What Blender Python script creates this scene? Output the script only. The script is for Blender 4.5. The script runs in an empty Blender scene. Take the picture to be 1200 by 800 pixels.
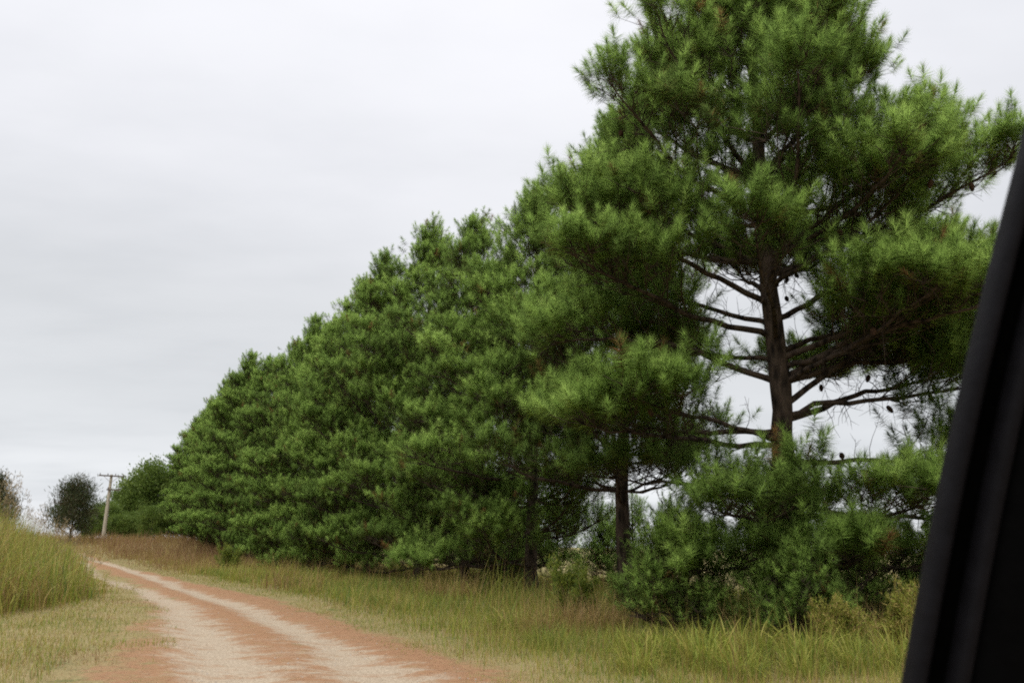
import bpy, math, random
import numpy as np
from mathutils import Vector, Matrix

# ------------------------------------------------------------------ camera
scene = bpy.context.scene
COL = scene.collection
PITCH, ROLL, EYE = math.radians(13.9), math.radians(1.0), 1.6
FW = np.array([0, math.cos(PITCH), math.sin(PITCH)])
_u = np.array([0, -math.sin(PITCH), math.cos(PITCH)]); _r = np.array([1., 0, 0])
RT = _r * math.cos(ROLL) + _u * math.sin(ROLL)
UP = -_r * math.sin(ROLL) + _u * math.cos(ROLL)
cam_d = bpy.data.cameras.new('camera')
cam = bpy.data.objects.new('camera', cam_d); COL.objects.link(cam)
cam.matrix_world = Matrix(((RT[0], UP[0], -FW[0], 0), (RT[1], UP[1], -FW[1], 0), (RT[2], UP[2], -FW[2], EYE), (0, 0, 0, 1)))
cam_d.sensor_width = 22.3; cam_d.lens = 968 / 1200 * 22.3
cam_d.clip_start = 0.05; cam_d.clip_end = 6000
cam_d.dof.use_dof = True; cam_d.dof.focus_distance = 22; cam_d.dof.aperture_fstop = 5.0
scene.camera = cam

# ------------------------------------------------------------------ world: overcast
SUN_EL, SUN_AZ = math.radians(58), math.radians(205)     # azimuth clockwise from +Y
w = bpy.data.worlds.new("World"); scene.world = w; w.use_nodes = True
nt = w.node_tree; nt.nodes.clear()
def N(tree, t, **kw):
    n = tree.nodes.new(t)
    for k, v in kw.items():
        if k.startswith('i_'):
            n.inputs[k[2:].replace('_', ' ')].default_value = v
        else: setattr(n, k, v)
    return n
def ramp(tree, fac, stops, interp='LINEAR'):
    r = tree.nodes.new('ShaderNodeValToRGB'); cr = r.color_ramp; cr.interpolation = interp
    while len(cr.elements) > 1: cr.elements.remove(cr.elements[-1])
    cr.elements[0].position = stops[0][0]; cr.elements[0].color = (*stops[0][1], 1)
    for p, c in stops[1:]:
        e = cr.elements.new(p); e.color = (*c, 1)
    tree.links.new(fac, r.inputs[0]); return r
L = nt.links.new
sky = N(nt, 'ShaderNodeTexSky', sky_type='NISHITA', sun_disc=False, sun_elevation=SUN_EL, sun_rotation=SUN_AZ)
bg1 = N(nt, 'ShaderNodeBackground'); bg1.inputs[1].default_value = 0.1; L(sky.outputs[0], bg1.inputs[0])
tc = N(nt, 'ShaderNodeTexCoord'); sx = N(nt, 'ShaderNodeSeparateXYZ'); L(tc.outputs['Generated'], sx.inputs[0])
el = sx.outputs[2]
base = ramp(nt, el, [(0.0, (.44, .45, .47)), (0.06, (.44, .45, .465)), (0.15, (.362, .373, .386)), (0.26, (.372, .381, .394)),
                     (0.40, (.445, .45, .470)), (0.55, (.478, .482, .505)), (.64, (.51, .51, .53)), (.8, (1.05, 1.05, 1.06)), (1.0, (1.5, 1.5, 1.5))])
# cloud layer coordinates: project the direction onto a flat deck
den = N(nt, 'ShaderNodeMath', operation='ADD'); L(el, den.inputs[0]); den.inputs[1].default_value = 0.12
inv = N(nt, 'ShaderNodeMath', operation='DIVIDE'); inv.inputs[0].default_value = 1; L(den.outputs[0], inv.inputs[1])
vs = N(nt, 'ShaderNodeVectorMath', operation='SCALE'); L(tc.outputs['Generated'], vs.inputs[0]); L(inv.outputs[0], vs.inputs['Scale'])
mp = N(nt, 'ShaderNodeMapping'); mp.inputs['Scale'].default_value = (0.6, 1.0, 0.3); mp.inputs['Location'].default_value = (3.1, 1.7, 0); L(vs.outputs[0], mp.inputs[0])
nz = N(nt, 'ShaderNodeTexNoise', i_Scale=1.1, i_Detail=7.0, i_Roughness=.52); L(mp.outputs[0], nz.inputs['Vector'])
nr = ramp(nt, nz.outputs[0], [(0.30, (.86, .868, .875)), (0.52, (1.0, 1.0, 1.0)), (0.72, (1.08, 1.075, 1.07))])
mul = N(nt, 'ShaderNodeMix', data_type='RGBA', blend_type='MULTIPLY'); mul.inputs[0].default_value = 1
L(base.outputs[0], mul.inputs[6]); L(nr.outputs[0], mul.inputs[7])
bg2 = N(nt, 'ShaderNodeBackground'); bg2.inputs[1].default_value = 2.0; L(mul.outputs[2], bg2.inputs[0])
mx = N(nt, 'ShaderNodeMixShader'); mx.inputs[0].default_value = 0.96; L(bg1.outputs[0], mx.inputs[1]); L(bg2.outputs[0], mx.inputs[2])
wo = N(nt, 'ShaderNodeOutputWorld'); L(mx.outputs[0], wo.inputs[0])

sun_d = bpy.data.lights.new('sun', 'SUN'); sun_d.energy = 1.5; sun_d.angle = math.radians(25); sun_d.color = (1, .96, .9)
sun = bpy.data.objects.new('sun', sun_d); COL.objects.link(sun)
sdir = Vector((math.sin(SUN_AZ) * math.cos(SUN_EL), math.cos(SUN_AZ) * math.cos(SUN_EL), math.sin(SUN_EL)))
sun.rotation_euler = sdir.to_track_quat('Z', 'Y').to_euler(); sun.location = (0, 0, 60)

scene.view_settings.view_transform = 'Standard'; scene.view_settings.look = 'None'
scene.view_settings.exposure = 0.0; scene.view_settings.gamma = 1
scene.cycles.max_bounces = 6; scene.cycles.diffuse_bounces = 3; scene.cycles.transmission_bounces = 3
scene.cycles.use_denoising = False; scene.cycles.filter_width = 2.0

# ------------------------------------------------------------------ helpers
rng = np.random.default_rng(11)
TAU = 2 * math.pi
def tag(o, label=None, cat=None, group=None, kind=None):
    for k, v in (('label', label), ('category', cat), ('group', group), ('kind', kind)):
        if v: o[k] = v
    return o
def empty(name, loc, rz=0):
    o = bpy.data.objects.new(name, None); COL.objects.link(o); o.location = loc; o.rotation_euler = (0, 0, rz)
    o.empty_display_size = .3; return o
def mesh(name, V, polys, mats, smooth=False, attrs=None, midx=None):
    """polys: list of int arrays (n,k), each with constant k"""
    me = bpy.data.meshes.new(name)
    V = np.asarray(V, np.float32); me.vertices.add(len(V)); me.vertices.foreach_set('co', V.ravel())
    polys = [np.asarray(p, np.int32) for p in polys if len(p)]
    lv = np.concatenate([p.ravel() for p in polys]); sizes = np.concatenate([np.full(len(p), p.shape[1], np.int32) for p in polys])
    me.loops.add(len(lv)); me.loops.foreach_set('vertex_index', lv)
    me.polygons.add(len(sizes)); st = np.concatenate([[0], np.cumsum(sizes)[:-1]]).astype(np.int32)
    me.polygons.foreach_set('loop_start', st)
    if smooth: me.polygons.foreach_set('use_smooth', np.ones(len(sizes), bool))
    else: me.polygons.foreach_set('use_smooth', np.zeros(len(sizes), bool))
    for m in (mats if isinstance(mats, (list, tuple)) else [mats]): me.materials.append(m)
    if midx is not None: me.polygons.foreach_set('material_index', np.asarray(midx, np.int32))
    for k, a in (attrs or {}).items():
        if np.ndim(a) == 2:
            at = me.attributes.new(k, 'FLOAT_VECTOR', 'POINT'); at.data.foreach_set('vector', np.asarray(a, np.float32).ravel()); continue
        at = me.attributes.new(k, 'FLOAT', 'POINT'); at.data.foreach_set('value', np.asarray(a, np.float32))
    me.update(calc_edges=True)
    return me
def link(name, me, parent=None, loc=(0, 0, 0)):
    o = bpy.data.objects.new(name, me); COL.objects.link(o); o.parent = parent; o.location = loc; return o
def unit(v):
    v = np.asarray(v, float); return v / (np.linalg.norm(v, axis=-1, keepdims=True) + 1e-12)

_lat = np.random.default_rng(5).random((256, 256))
def vnoise(x, y, s=1.0, off=0.0):
    x = np.asarray(x) / s + off; y = np.asarray(y) / s + off * 1.7
    xi = np.floor(x).astype(int); yi = np.floor(y).astype(int); fx = x - xi; fy = y - yi
    fx = fx * fx * (3 - 2 * fx); fy = fy * fy * (3 - 2 * fy)
    g = lambda a, b: _lat[a & 255, b & 255]
    return (g(xi, yi) * (1 - fx) + g(xi + 1, yi) * fx) * (1 - fy) + (g(xi, yi + 1) * (1 - fx) + g(xi + 1, yi + 1) * fx) * fy
def fbm(x, y, s, off=0.0, o=4):
    r = 0; a = .5; t = 0
    for i in range(o): r = r + a * vnoise(x, y, s / 2 ** i, off + i * 7.3); t += a; a *= .55
    return r / t
def sstep(a, b, x):
    t = np.clip((np.asarray(x, float) - a) / (b - a), 0, 1); return t * t * (3 - 2 * t)

# tubes along polylines, collected into one mesh
class Tubes:
    def __init__(s): s.V = []; s.F = []; s.n = 0
    def add(s, P, R, k=6, cap=True):
        P = np.asarray(P, float); R = np.asarray(R, float); m = len(P)
        T = np.gradient(P, axis=0); T = unit(T)
        ref = np.array([0, 0, 1.]) if abs(T[0][2]) < .8 else np.array([1., 0, 0])
        A = unit(np.cross(T, ref)); B = np.cross(T, A)
        th = np.arange(k) / k * TAU
        ring = P[:, None, :] + R[:, None, None] * (np.cos(th)[None, :, None] * A[:, None, :] + np.sin(th)[None, :, None] * B[:, None, :])
        s.V.append(ring.reshape(-1, 3))
        i = np.arange(m - 1)[:, None] * k + s.n; j = np.arange(k)[None, :]; j2 = (j + 1) % k
        s.F.append(np.stack([i + j, i + j2, i + k + j2, i + k + j], -1).reshape(-1, 4)); s.n += m * k
    def mesh(s, name, mat): return mesh(name, np.concatenate(s.V), [np.concatenate(s.F)], mat, smooth=True)

# ------------------------------------------------------------------ materials
def new_mat(name):
    m = bpy.data.materials.new(name); m.use_nodes = True; m.node_tree.nodes.clear(); return m, m.node_tree
def principled(t, color, rough=.7, spec=.3, bump=None, bstr=.3, bdist=.02):
    p = N(t, 'ShaderNodeBsdfPrincipled'); p.inputs['Roughness'].default_value = rough
    p.inputs['Specular IOR Level'].default_value = spec
    if isinstance(color, tuple): p.inputs['Base Color'].default_value = (*color, 1)
    else: t.links.new(color, p.inputs['Base Color'])
    if bump is not None:
        b = N(t, 'ShaderNodeBump'); b.inputs['Strength'].default_value = bstr; b.inputs['Distance'].default_value = bdist
        t.links.new(bump, b.inputs['Height']); t.links.new(b.outputs[0], p.inputs['Normal'])
    return p
def out(t, sh):
    o = N(t, 'ShaderNodeOutputMaterial'); t.links.new(sh, o.inputs[0])
def leafy(name, stops, trans=.3, rough=.5, spec=.25, attr='tint'):
    m, t = new_mat(name)
    a = N(t, 'ShaderNodeAttribute', attribute_name=attr)
    r = ramp(t, a.outputs['Fac'], stops)
    p = principled(t, r.outputs[0], rough, spec)
    tr = N(t, 'ShaderNodeBsdfTranslucent'); t.links.new(r.outputs[0], tr.inputs[0])
    mxx = N(t, 'ShaderNodeMixShader'); mxx.inputs[0].default_value = trans
    t.links.new(p.outputs[0], mxx.inputs[1]); t.links.new(tr.outputs[0], mxx.inputs[2]); out(t, mxx.outputs[0]); return m
def puffy(name, stops):
    m, t = new_mat(name); LL = t.links.new
    a = N(t, 'ShaderNodeAttribute', attribute_name='tint'); oi = N(t, 'ShaderNodeObjectInfo')
    j = N(t, 'ShaderNodeMath', operation='MULTIPLY_ADD'); LL(oi.outputs['Random'], j.inputs[0]); j.inputs[1].default_value = .24; j.inputs[2].default_value = -.12
    gt = N(t, 'ShaderNodeMath', operation='GREATER_THAN'); LL(a.outputs['Fac'], gt.inputs[0]); gt.inputs[1].default_value = .13
    jm = N(t, 'ShaderNodeMath', operation='MULTIPLY_ADD'); LL(j.outputs[0], jm.inputs[0]); LL(gt.outputs[0], jm.inputs[1]); LL(a.outputs['Fac'], jm.inputs[2])
    r = ramp(t, jm.outputs[0], stops)
    nn = N(t, 'ShaderNodeAttribute', attribute_name='puff'); vt = N(t, 'ShaderNodeVectorTransform', vector_type='NORMAL', convert_from='OBJECT', convert_to='WORLD')
    LL(nn.outputs['Vector'], vt.inputs[0])
    nm = N(t, 'ShaderNodeVectorMath', operation='NORMALIZE'); LL(vt.outputs[0], nm.inputs[0])
    ng = N(t, 'ShaderNodeVectorMath', operation='SCALE'); ng.inputs['Scale'].default_value = -1; LL(nm.outputs[0], ng.inputs[0])
    d = N(t, 'ShaderNodeBsdfDiffuse'); LL(r.outputs[0], d.inputs[0]); LL(nm.outputs[0], d.inputs['Normal'])
    tr = N(t, 'ShaderNodeBsdfTranslucent'); LL(r.outputs[0], tr.inputs[0]); LL(ng.outputs[0], tr.inputs['Normal'])
    ad = N(t, 'ShaderNodeAddShader'); LL(d.outputs[0], ad.inputs[0]); LL(tr.outputs[0], ad.inputs[1]); out(t, ad.outputs[0]); return m
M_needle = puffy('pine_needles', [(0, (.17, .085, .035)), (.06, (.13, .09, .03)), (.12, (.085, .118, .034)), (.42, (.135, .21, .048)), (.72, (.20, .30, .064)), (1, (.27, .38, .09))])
M_broad = leafy('broad_leaves', [(0, (.09, .14, .025)), (.5, (.15, .22, .045)), (1, (.24, .30, .07))], trans=.35)
M_darkleaf = leafy('dark_foliage', [(0, (.085, .055, .03)), (.5, (.06, .07, .03)), (1, (.065, .105, .035))], trans=.15)
M_grass = leafy('grass_blades', [(0, (.25, .14, .075)), (.2, (.34, .23, .10)), (.4, (.39, .32, .085)), (.62, (.27, .31, .045)), (.85, (.16, .22, .04)), (1, (.09, .16, .035))], trans=.35, rough=.6)
M_straw = leafy('pine_straw', [(0, (.20, .095, .045)), (.5, (.34, .18, .09)), (1, (.44, .29, .17))], trans=.1, rough=.6)
M_seed = leafy('seed_heads', [(0, (.20, .14, .08)), (1, (.35, .27, .15))], trans=.25, rough=.8)

def bark_mat(name, c0, c1, scale=9):
    m, t = new_mat(name)
    tcn = N(t, 'ShaderNodeTexCoord'); mpn = N(t, 'ShaderNodeMapping'); mpn.inputs['Scale'].default_value = (1, 1, .3)
    t.links.new(tcn.outputs['Object'], mpn.inputs[0])
    v = N(t, 'ShaderNodeTexVoronoi', i_Scale=float(scale)); n = N(t, 'ShaderNodeTexNoise', i_Scale=float(scale * 2.5), i_Detail=6.0)
    t.links.new(mpn.outputs[0], v.inputs['Vector']); t.links.new(mpn.outputs[0], n.inputs['Vector'])
    a = N(t, 'ShaderNodeMath', operation='MULTIPLY'); t.links.new(v.outputs[0], a.inputs[0]); t.links.new(n.outputs[0], a.inputs[1])
    r = ramp(t, a.outputs[0], [(0.05, c0), (.35, c1)])
    p = principled(t, r.outputs[0], .9, .1, a.outputs[0], .8, .03); out(t, p.outputs[0]); return m
M_bark = bark_mat('pine_bark', (.010, .008, .007), (.075, .055, .042), 7)
M_bark2 = bark_mat('grey_bark', (.05, .042, .035), (.14, .115, .09))
M_cone = bark_mat('cone_scales', (.02, .012, .008), (.07, .04, .025), 60)

# ------------------------------------------------------------------ ground coordinates: u along the road, v across it
DV = np.array([-0.47, 0.883]); DV /= np.linalg.norm(DV); NV = np.array([DV[1], -DV[0]])
def uv2xy(u, v): u = np.asarray(u, float)[..., None]; v = np.asarray(v, float)[..., None]; return u * DV + v * NV
def xy2uv(x, y): return x * DV[0] + y * DV[1], x * NV[0] + y * NV[1]
U_K = [-30, 0, 9, 11, 16.7, 26, 38, 50, 60, 80, 110, 160]
R_K = [3.9, 4.4, 4.6, 4.8, 5.2, 5.42, 4.75, 4.0, 3.2, 1.0, -4.0, -16]
L_K = [-1., .6, 1.1, 1.25, 2.05, 2.85, 2.75, 2.2, 1.3, -1., -6.4, -18.5]
def road_r(u): return np.interp(u, U_K, R_K)
def road_l(u): return np.interp(u, U_K, L_K)
TR_K = ([-30, 10.5, 13.9, 19.2, 27, 34.6, 54.3, 80, 110, 160], [3.2, 3.7, 4.15, 4.33, 4.27, 4.03, 3.65, 0.5, -4.5, -16.5])
TL_K = ([-30, 10.6, 13.4, 18.3, 24.6, 31.1, 40.1, 60, 80, 110, 160], [1.3, 2.1, 2.3, 2.65, 2.9, 2.75, 1.75, 1.75, -.5, -5.9, -18])
def road_fac(u, v):
    c = (road_r(u) + road_l(u)) / 2; h = (road_r(u) - road_l(u)) / 2
    return (v - c) / h, h
def gz(x, y):
    x = np.asarray(x, float); y = np.asarray(y, float)
    u, v = xy2uv(x, y); f, h = road_fac(u, v); off = sstep(1.0, 3.0, np.abs(f)) * .75 + .1
    D = np.hypot(x, y)
    z = off * (.16 * (fbm(x, y, 7.0, 3.1, 2) - .5)) + .9 * (fbm(x, y, 60., 9.1, 2) - .5) * sstep(45, 160, D)
    z = z - .06 * np.exp(-((v - np.interp(u, *TR_K)) / .45) ** 2) - .06 * np.exp(-((v - np.interp(u, *TL_K)) / .5) ** 2)
    z = z + 1.35 * sstep(52, 96, D) * sstep(0, -14, x) + .12 * sstep(7.5, 10, v)
    return z
def sand_fac(u, v):
    x, y = uv2xy(u, v)[..., 0], uv2xy(u, v)[..., 1]
    wob = (fbm(x, y, 3.0, 2.2, 2) - .5) * .5
    tr = np.exp(-((v + wob - np.interp(u, *TR_K)) / np.interp(u, [9, 14, 30], [.9, .5, .42])) ** 2)
    tl = np.exp(-((v + wob * .8 - np.interp(u, *TL_K)) / np.interp(u, [9, 15, 22, 30], [.9, .8, .6, .5])) ** 2)
    mid = sstep(19, 11, u) * np.exp(-((v - 3.2) / 1.35) ** 4) * .5
    return np.clip(np.maximum(np.maximum(tr, tl), mid), 0, 1)
def litter_fac(u, v):
    x, y = uv2xy(u, v)[..., 0], uv2xy(u, v)[..., 1]
    l, r = road_l(u), road_r(u)
    wl = np.interp(u, [8, 16, 24, 34], [2.4, 1.7, .8, .4]); wr = np.interp(u, [8, 16, 30, 60], [1.5, .9, .35, .3])
    n = fbm(x, y, 1.1, 5.5)
    a = sstep(l - wl, l + .5, v + (n - .5) * 1.6) * sstep(r + wr, r - .1, v + (n - .5) * .9)
    return a

# ground sheet: graded grid so that it is fine near the camera and reaches the horizon
def graded(lo, hi, fine_lo, fine_hi, step, grow=1.16):
    a = list(np.arange(fine_lo, fine_hi + 1e-6, step)); s = step
    while a[-1] < hi: s *= grow; a.append(min(a[-1] + s, hi))
    s = step; b = [fine_lo]
    while b[-1] > lo: s *= grow; b.append(max(b[-1] - s, lo))
    return np.array(b[1:][::-1] + a)
def soil_mat(name, is_road):
    m, t = new_mat(name); LL = t.links.new
    at = lambda n: N(t, 'ShaderNodeAttribute', attribute_name=n).outputs['Fac']
    g = N(t, 'ShaderNodeNewGeometry')
    def noise(sc, det, loc=(0, 0, 0), stretch=(1, 1, 1), rot=0, rough=.6):
        q = N(t, 'ShaderNodeMapping'); q.inputs['Location'].default_value = loc; q.inputs['Scale'].default_value = stretch
        q.inputs['Rotation'].default_value = (0, 0, rot)
        LL(g.outputs['Position'], q.inputs[0]); n = N(t, 'ShaderNodeTexNoise', i_Scale=sc, i_Detail=det, i_Roughness=rough); LL(q.outputs[0], n.inputs['Vector']); return n.outputs[0]
    def mixc(f, a, b):
        k = N(t, 'ShaderNodeMix', data_type='RGBA'); LL(f, k.inputs[0]); LL(a, k.inputs[6]); LL(b, k.inputs[7]); return k.outputs[2]
    def thresh(a, b, lo, hi, sc=1.0):   # smoothstep(lo,hi, a + (b-.5)*sc)
        k = N(t, 'ShaderNodeMath', operation='MULTIPLY_ADD'); LL(b, k.inputs[0]); k.inputs[1].default_value = sc; k.inputs[2].default_value = -.5 * sc
        s_ = N(t, 'ShaderNodeMath', operation='ADD'); LL(k.outputs[0], s_.inputs[0]); LL(a, s_.inputs[1])
        r = N(t, 'ShaderNodeMapRange', interpolation_type='SMOOTHSTEP'); LL(s_.outputs[0], r.inputs[0]); r.inputs[1].default_value = lo; r.inputs[2].default_value = hi
        return r.outputs[0]
    rotu = -math.atan2(DV[1], DV[0])
    n1 = noise(1.3, 8.0, (3, 1, 0)); n2 = noise(30.0, 6.0); n3 = noise(2.4, 11.0, (9, 2, 0), (1, 1.5, 1), 0.12, .78); n4 = noise(150.0, 3.0); n5 = noise(1.8, 12.0, (5, 7, 0), (.9, 1.6, 1), 0.4, .78)
    sandc = ramp(t, n2, [(.3, (.23, .18, .125)), (.5, (.35, .28, .205)), (.7, (.46, .38, .285))]).outputs[0]
    litc = ramp(t, n4, [(.3, (.17, .095, .05)), (.5, (.28, .152, .083)), (.72, (.38, .235, .14))]).outputs[0]
    dryc = ramp(t, n2, [(.3, (.15, .12, .055)), (.5, (.24, .19, .09)), (.72, (.31, .26, .13))]).outputs[0]
    grnc = ramp(t, n2, [(.3, (.07, .085, .03)), (.6, (.12, .14, .05)), (.75, (.2, .19, .08))]).outputs[0]
    c = mixc(thresh(n1, n2, .22, .5, .3), grnc, dryc)
    if not is_road:
        c = mixc(at('field'), c, ramp(t, n1, [(.3, (.33, .27, .12)), (.7, (.42, .36, .18))]).outputs[0])
    c = mixc(thresh(at('litter'), n3, .25, 1.0, 3.2), c, litc)
    c = mixc(thresh(at('sand'), n5, .32, .95, 3.4), c, sandc)
    p = principled(t, c, .95, .1, n2, .6, .02); out(t, p.outputs[0]); return m
M_ground = soil_mat('dry_grassy_soil', False); M_road = soil_mat('sandy_track', True)

gu = graded(-300, 3500, 4, 66, .3); gv = graded(-2500, 3000, -8, 14, .3)
UU, VV = np.meshgrid(gu, gv, indexing='ij'); XY = uv2xy(UU, VV); Z = gz(XY[..., 0], XY[..., 1])
inside = np.abs(road_fac(UU, VV)[0]) < 1.0
Zg = Z - np.where(inside & (UU < 170), .05, 0)
nu, nv = UU.shape; idx = np.arange(nu * nv).reshape(nu, nv)
F4 = np.stack([idx[:-1, :-1], idx[1:, :-1], idx[1:, 1:], idx[:-1, 1:]], -1).reshape(-1, 4)[:, ::-1]
lit = litter_fac(UU, VV) * (UU < 160) * (.62 + .38 * sstep(-1.2, .2, VV - road_l(UU))); lit = np.maximum(lit, .8 * sstep(10.5, 12.5, VV) * sstep(18, 15.5, VV) * (UU > 5) * (UU < 120)); snd = sand_fac(UU, VV) * 0
fieldf = sstep(22, 45, VV) + sstep(-60, -110, VV)
ground = link('ground', mesh('ground', np.concatenate([XY, Zg[..., None]], -1).reshape(-1, 3), [F4], M_ground, True,
              dict(litter=lit.ravel(), sand=snd.ravel(), field=fieldf.ravel())))
tag(ground, 'dry grassy ground with yellow and green patches beside the dirt track', 'ground', kind='structure')
# road sheet
ru = np.concatenate([np.arange(-6, 60, .15), np.arange(60, 160, .6)]); rt_ = np.linspace(0, 1, 41)
l = road_l(ru) - .9 + (fbm(ru, ru * 0, .9, 1.) - .5) * .5; r = road_r(ru) + .45 + (fbm(ru, ru * 0 + 9, .9, 4.) - .5) * .5
VVr = l[:, None] + (r - l)[:, None] * rt_[None]; UUr = np.repeat(ru[:, None], 41, 1); XYr = uv2xy(UUr, VVr)
edge = np.minimum(rt_, 1 - rt_)[None] * 2 * np.ones_like(UUr)
Zr = gz(XYr[..., 0], XYr[..., 1]) + .012 * sstep(0, .1, edge) + .004 + .012 * (fbm(XYr[..., 0], XYr[..., 1], .5, 2.) - .5)
Zr[:, 0] -= .05; Zr[:, -1] -= .05
idx = np.arange(UUr.size).reshape(UUr.shape)
F4 = np.stack([idx[:-1, :-1], idx[1:, :-1], idx[1:, 1:], idx[:-1, 1:]], -1).reshape(-1, 4)[:, ::-1]
road = link('dirt_road', mesh('dirt_road', np.concatenate([XYr, Zr[..., None]], -1).reshape(-1, 3), [F4], M_road, True,
            dict(litter=litter_fac(UUr, VVr).ravel(), sand=sand_fac(UUr, VVr).ravel())))
tag(road, 'sandy dirt track with pale wheel ruts and rust coloured pine straw', 'dirt road', kind='structure')

# ------------------------------------------------------------------ pines
def needle_template(n, seed, width, lo=.17, hi=.23, shoot=.34):
    r = np.random.default_rng(seed)
    s = r.random(n) ** .7; az = r.random(n) * TAU
    ang = np.radians(np.abs(88 - 30 * s - np.where(s > .7, r.uniform(0, 1, n) ** .7 * 58, 0) + r.normal(0, 8, n))); ln = r.uniform(lo, hi, n) * (1 - .15 * s)
    b = np.stack([np.zeros(n), np.zeros(n), s * shoot], -1)
    d = np.stack([np.sin(ang) * np.cos(az), np.sin(ang) * np.sin(az), np.cos(ang)], -1)
    side = unit(np.cross(d, r.normal(size=(n, 3))))
    w = width * r.uniform(.7, 1.3, n)[:, None]
    tip = b + d * ln[:, None]; tip[:, 2] -= .02 * r.random(n)
    V = np.stack([b - side * w * .5, b + side * w * .5, tip], 1)             # n,3,3
    nrm = unit((V + tip[:, None] * 2) / 3 - np.array([0, 0, shoot * .5]) + r.normal(0, .03, (n, 1, 3)))
    return V, nrm, s
def frames(D, r):
    D = unit(D); ref = unit(r.normal(size=D.shape)); A = unit(np.cross(D, ref)); B = np.cross(D, A)
    return np.stack([A, B, D], -1)                                           # columns
def foliage_mesh(name, P, D, S, tint, n, width, seed, mat, **kw):
    r = np.random.default_rng(seed); T = [needle_template(n, seed + i, width, **kw) for i in range(6)]
    R = frames(D, r); k = r.integers(0, 6, len(P)); V = np.empty((len(P), n * 3, 3), np.float32); NR = np.empty_like(V); SS = np.empty((len(P), n, 1), np.float32)
    for i in range(6):
        m = k == i
        V[m] = np.einsum('aij,bj->abi', R[m], T[i][0].reshape(-1, 3)) * S[m][:, None, None] + P[m][:, None, :]
        NR[m] = np.einsum('aij,bj->abi', R[m], T[i][1].reshape(-1, 3)); SS[m] = T[i][2][None, :, None]
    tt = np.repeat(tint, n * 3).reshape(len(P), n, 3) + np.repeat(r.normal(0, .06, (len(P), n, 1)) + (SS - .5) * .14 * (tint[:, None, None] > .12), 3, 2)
    V = V.reshape(-1, 3); F = np.arange(len(V)).reshape(-1, 3)
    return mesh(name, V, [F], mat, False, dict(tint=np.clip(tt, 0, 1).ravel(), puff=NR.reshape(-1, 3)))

def curve_path(p0, az, e0, e1, Lg, n, r, wob=.06):
    P = [np.array(p0, float)]; a = az
    for i in range(n):
        t = (i + .5) / n; e = e0 + (e1 - e0) * t ** 1.5 + r.normal(0, wob); a += r.normal(0, wob)
        P.append(P[-1] + np.array([math.cos(a) * math.cos(e), math.sin(a) * math.cos(e), math.sin(e)]) * Lg / n)
    return np.array(P)
def at_path(P, t):
    x = t * (len(P) - 1); i = min(int(x), len(P) - 2); f = x - i
    return P[i] * (1 - f) + P[i + 1] * f, unit(P[i + 1] - P[i])

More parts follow.
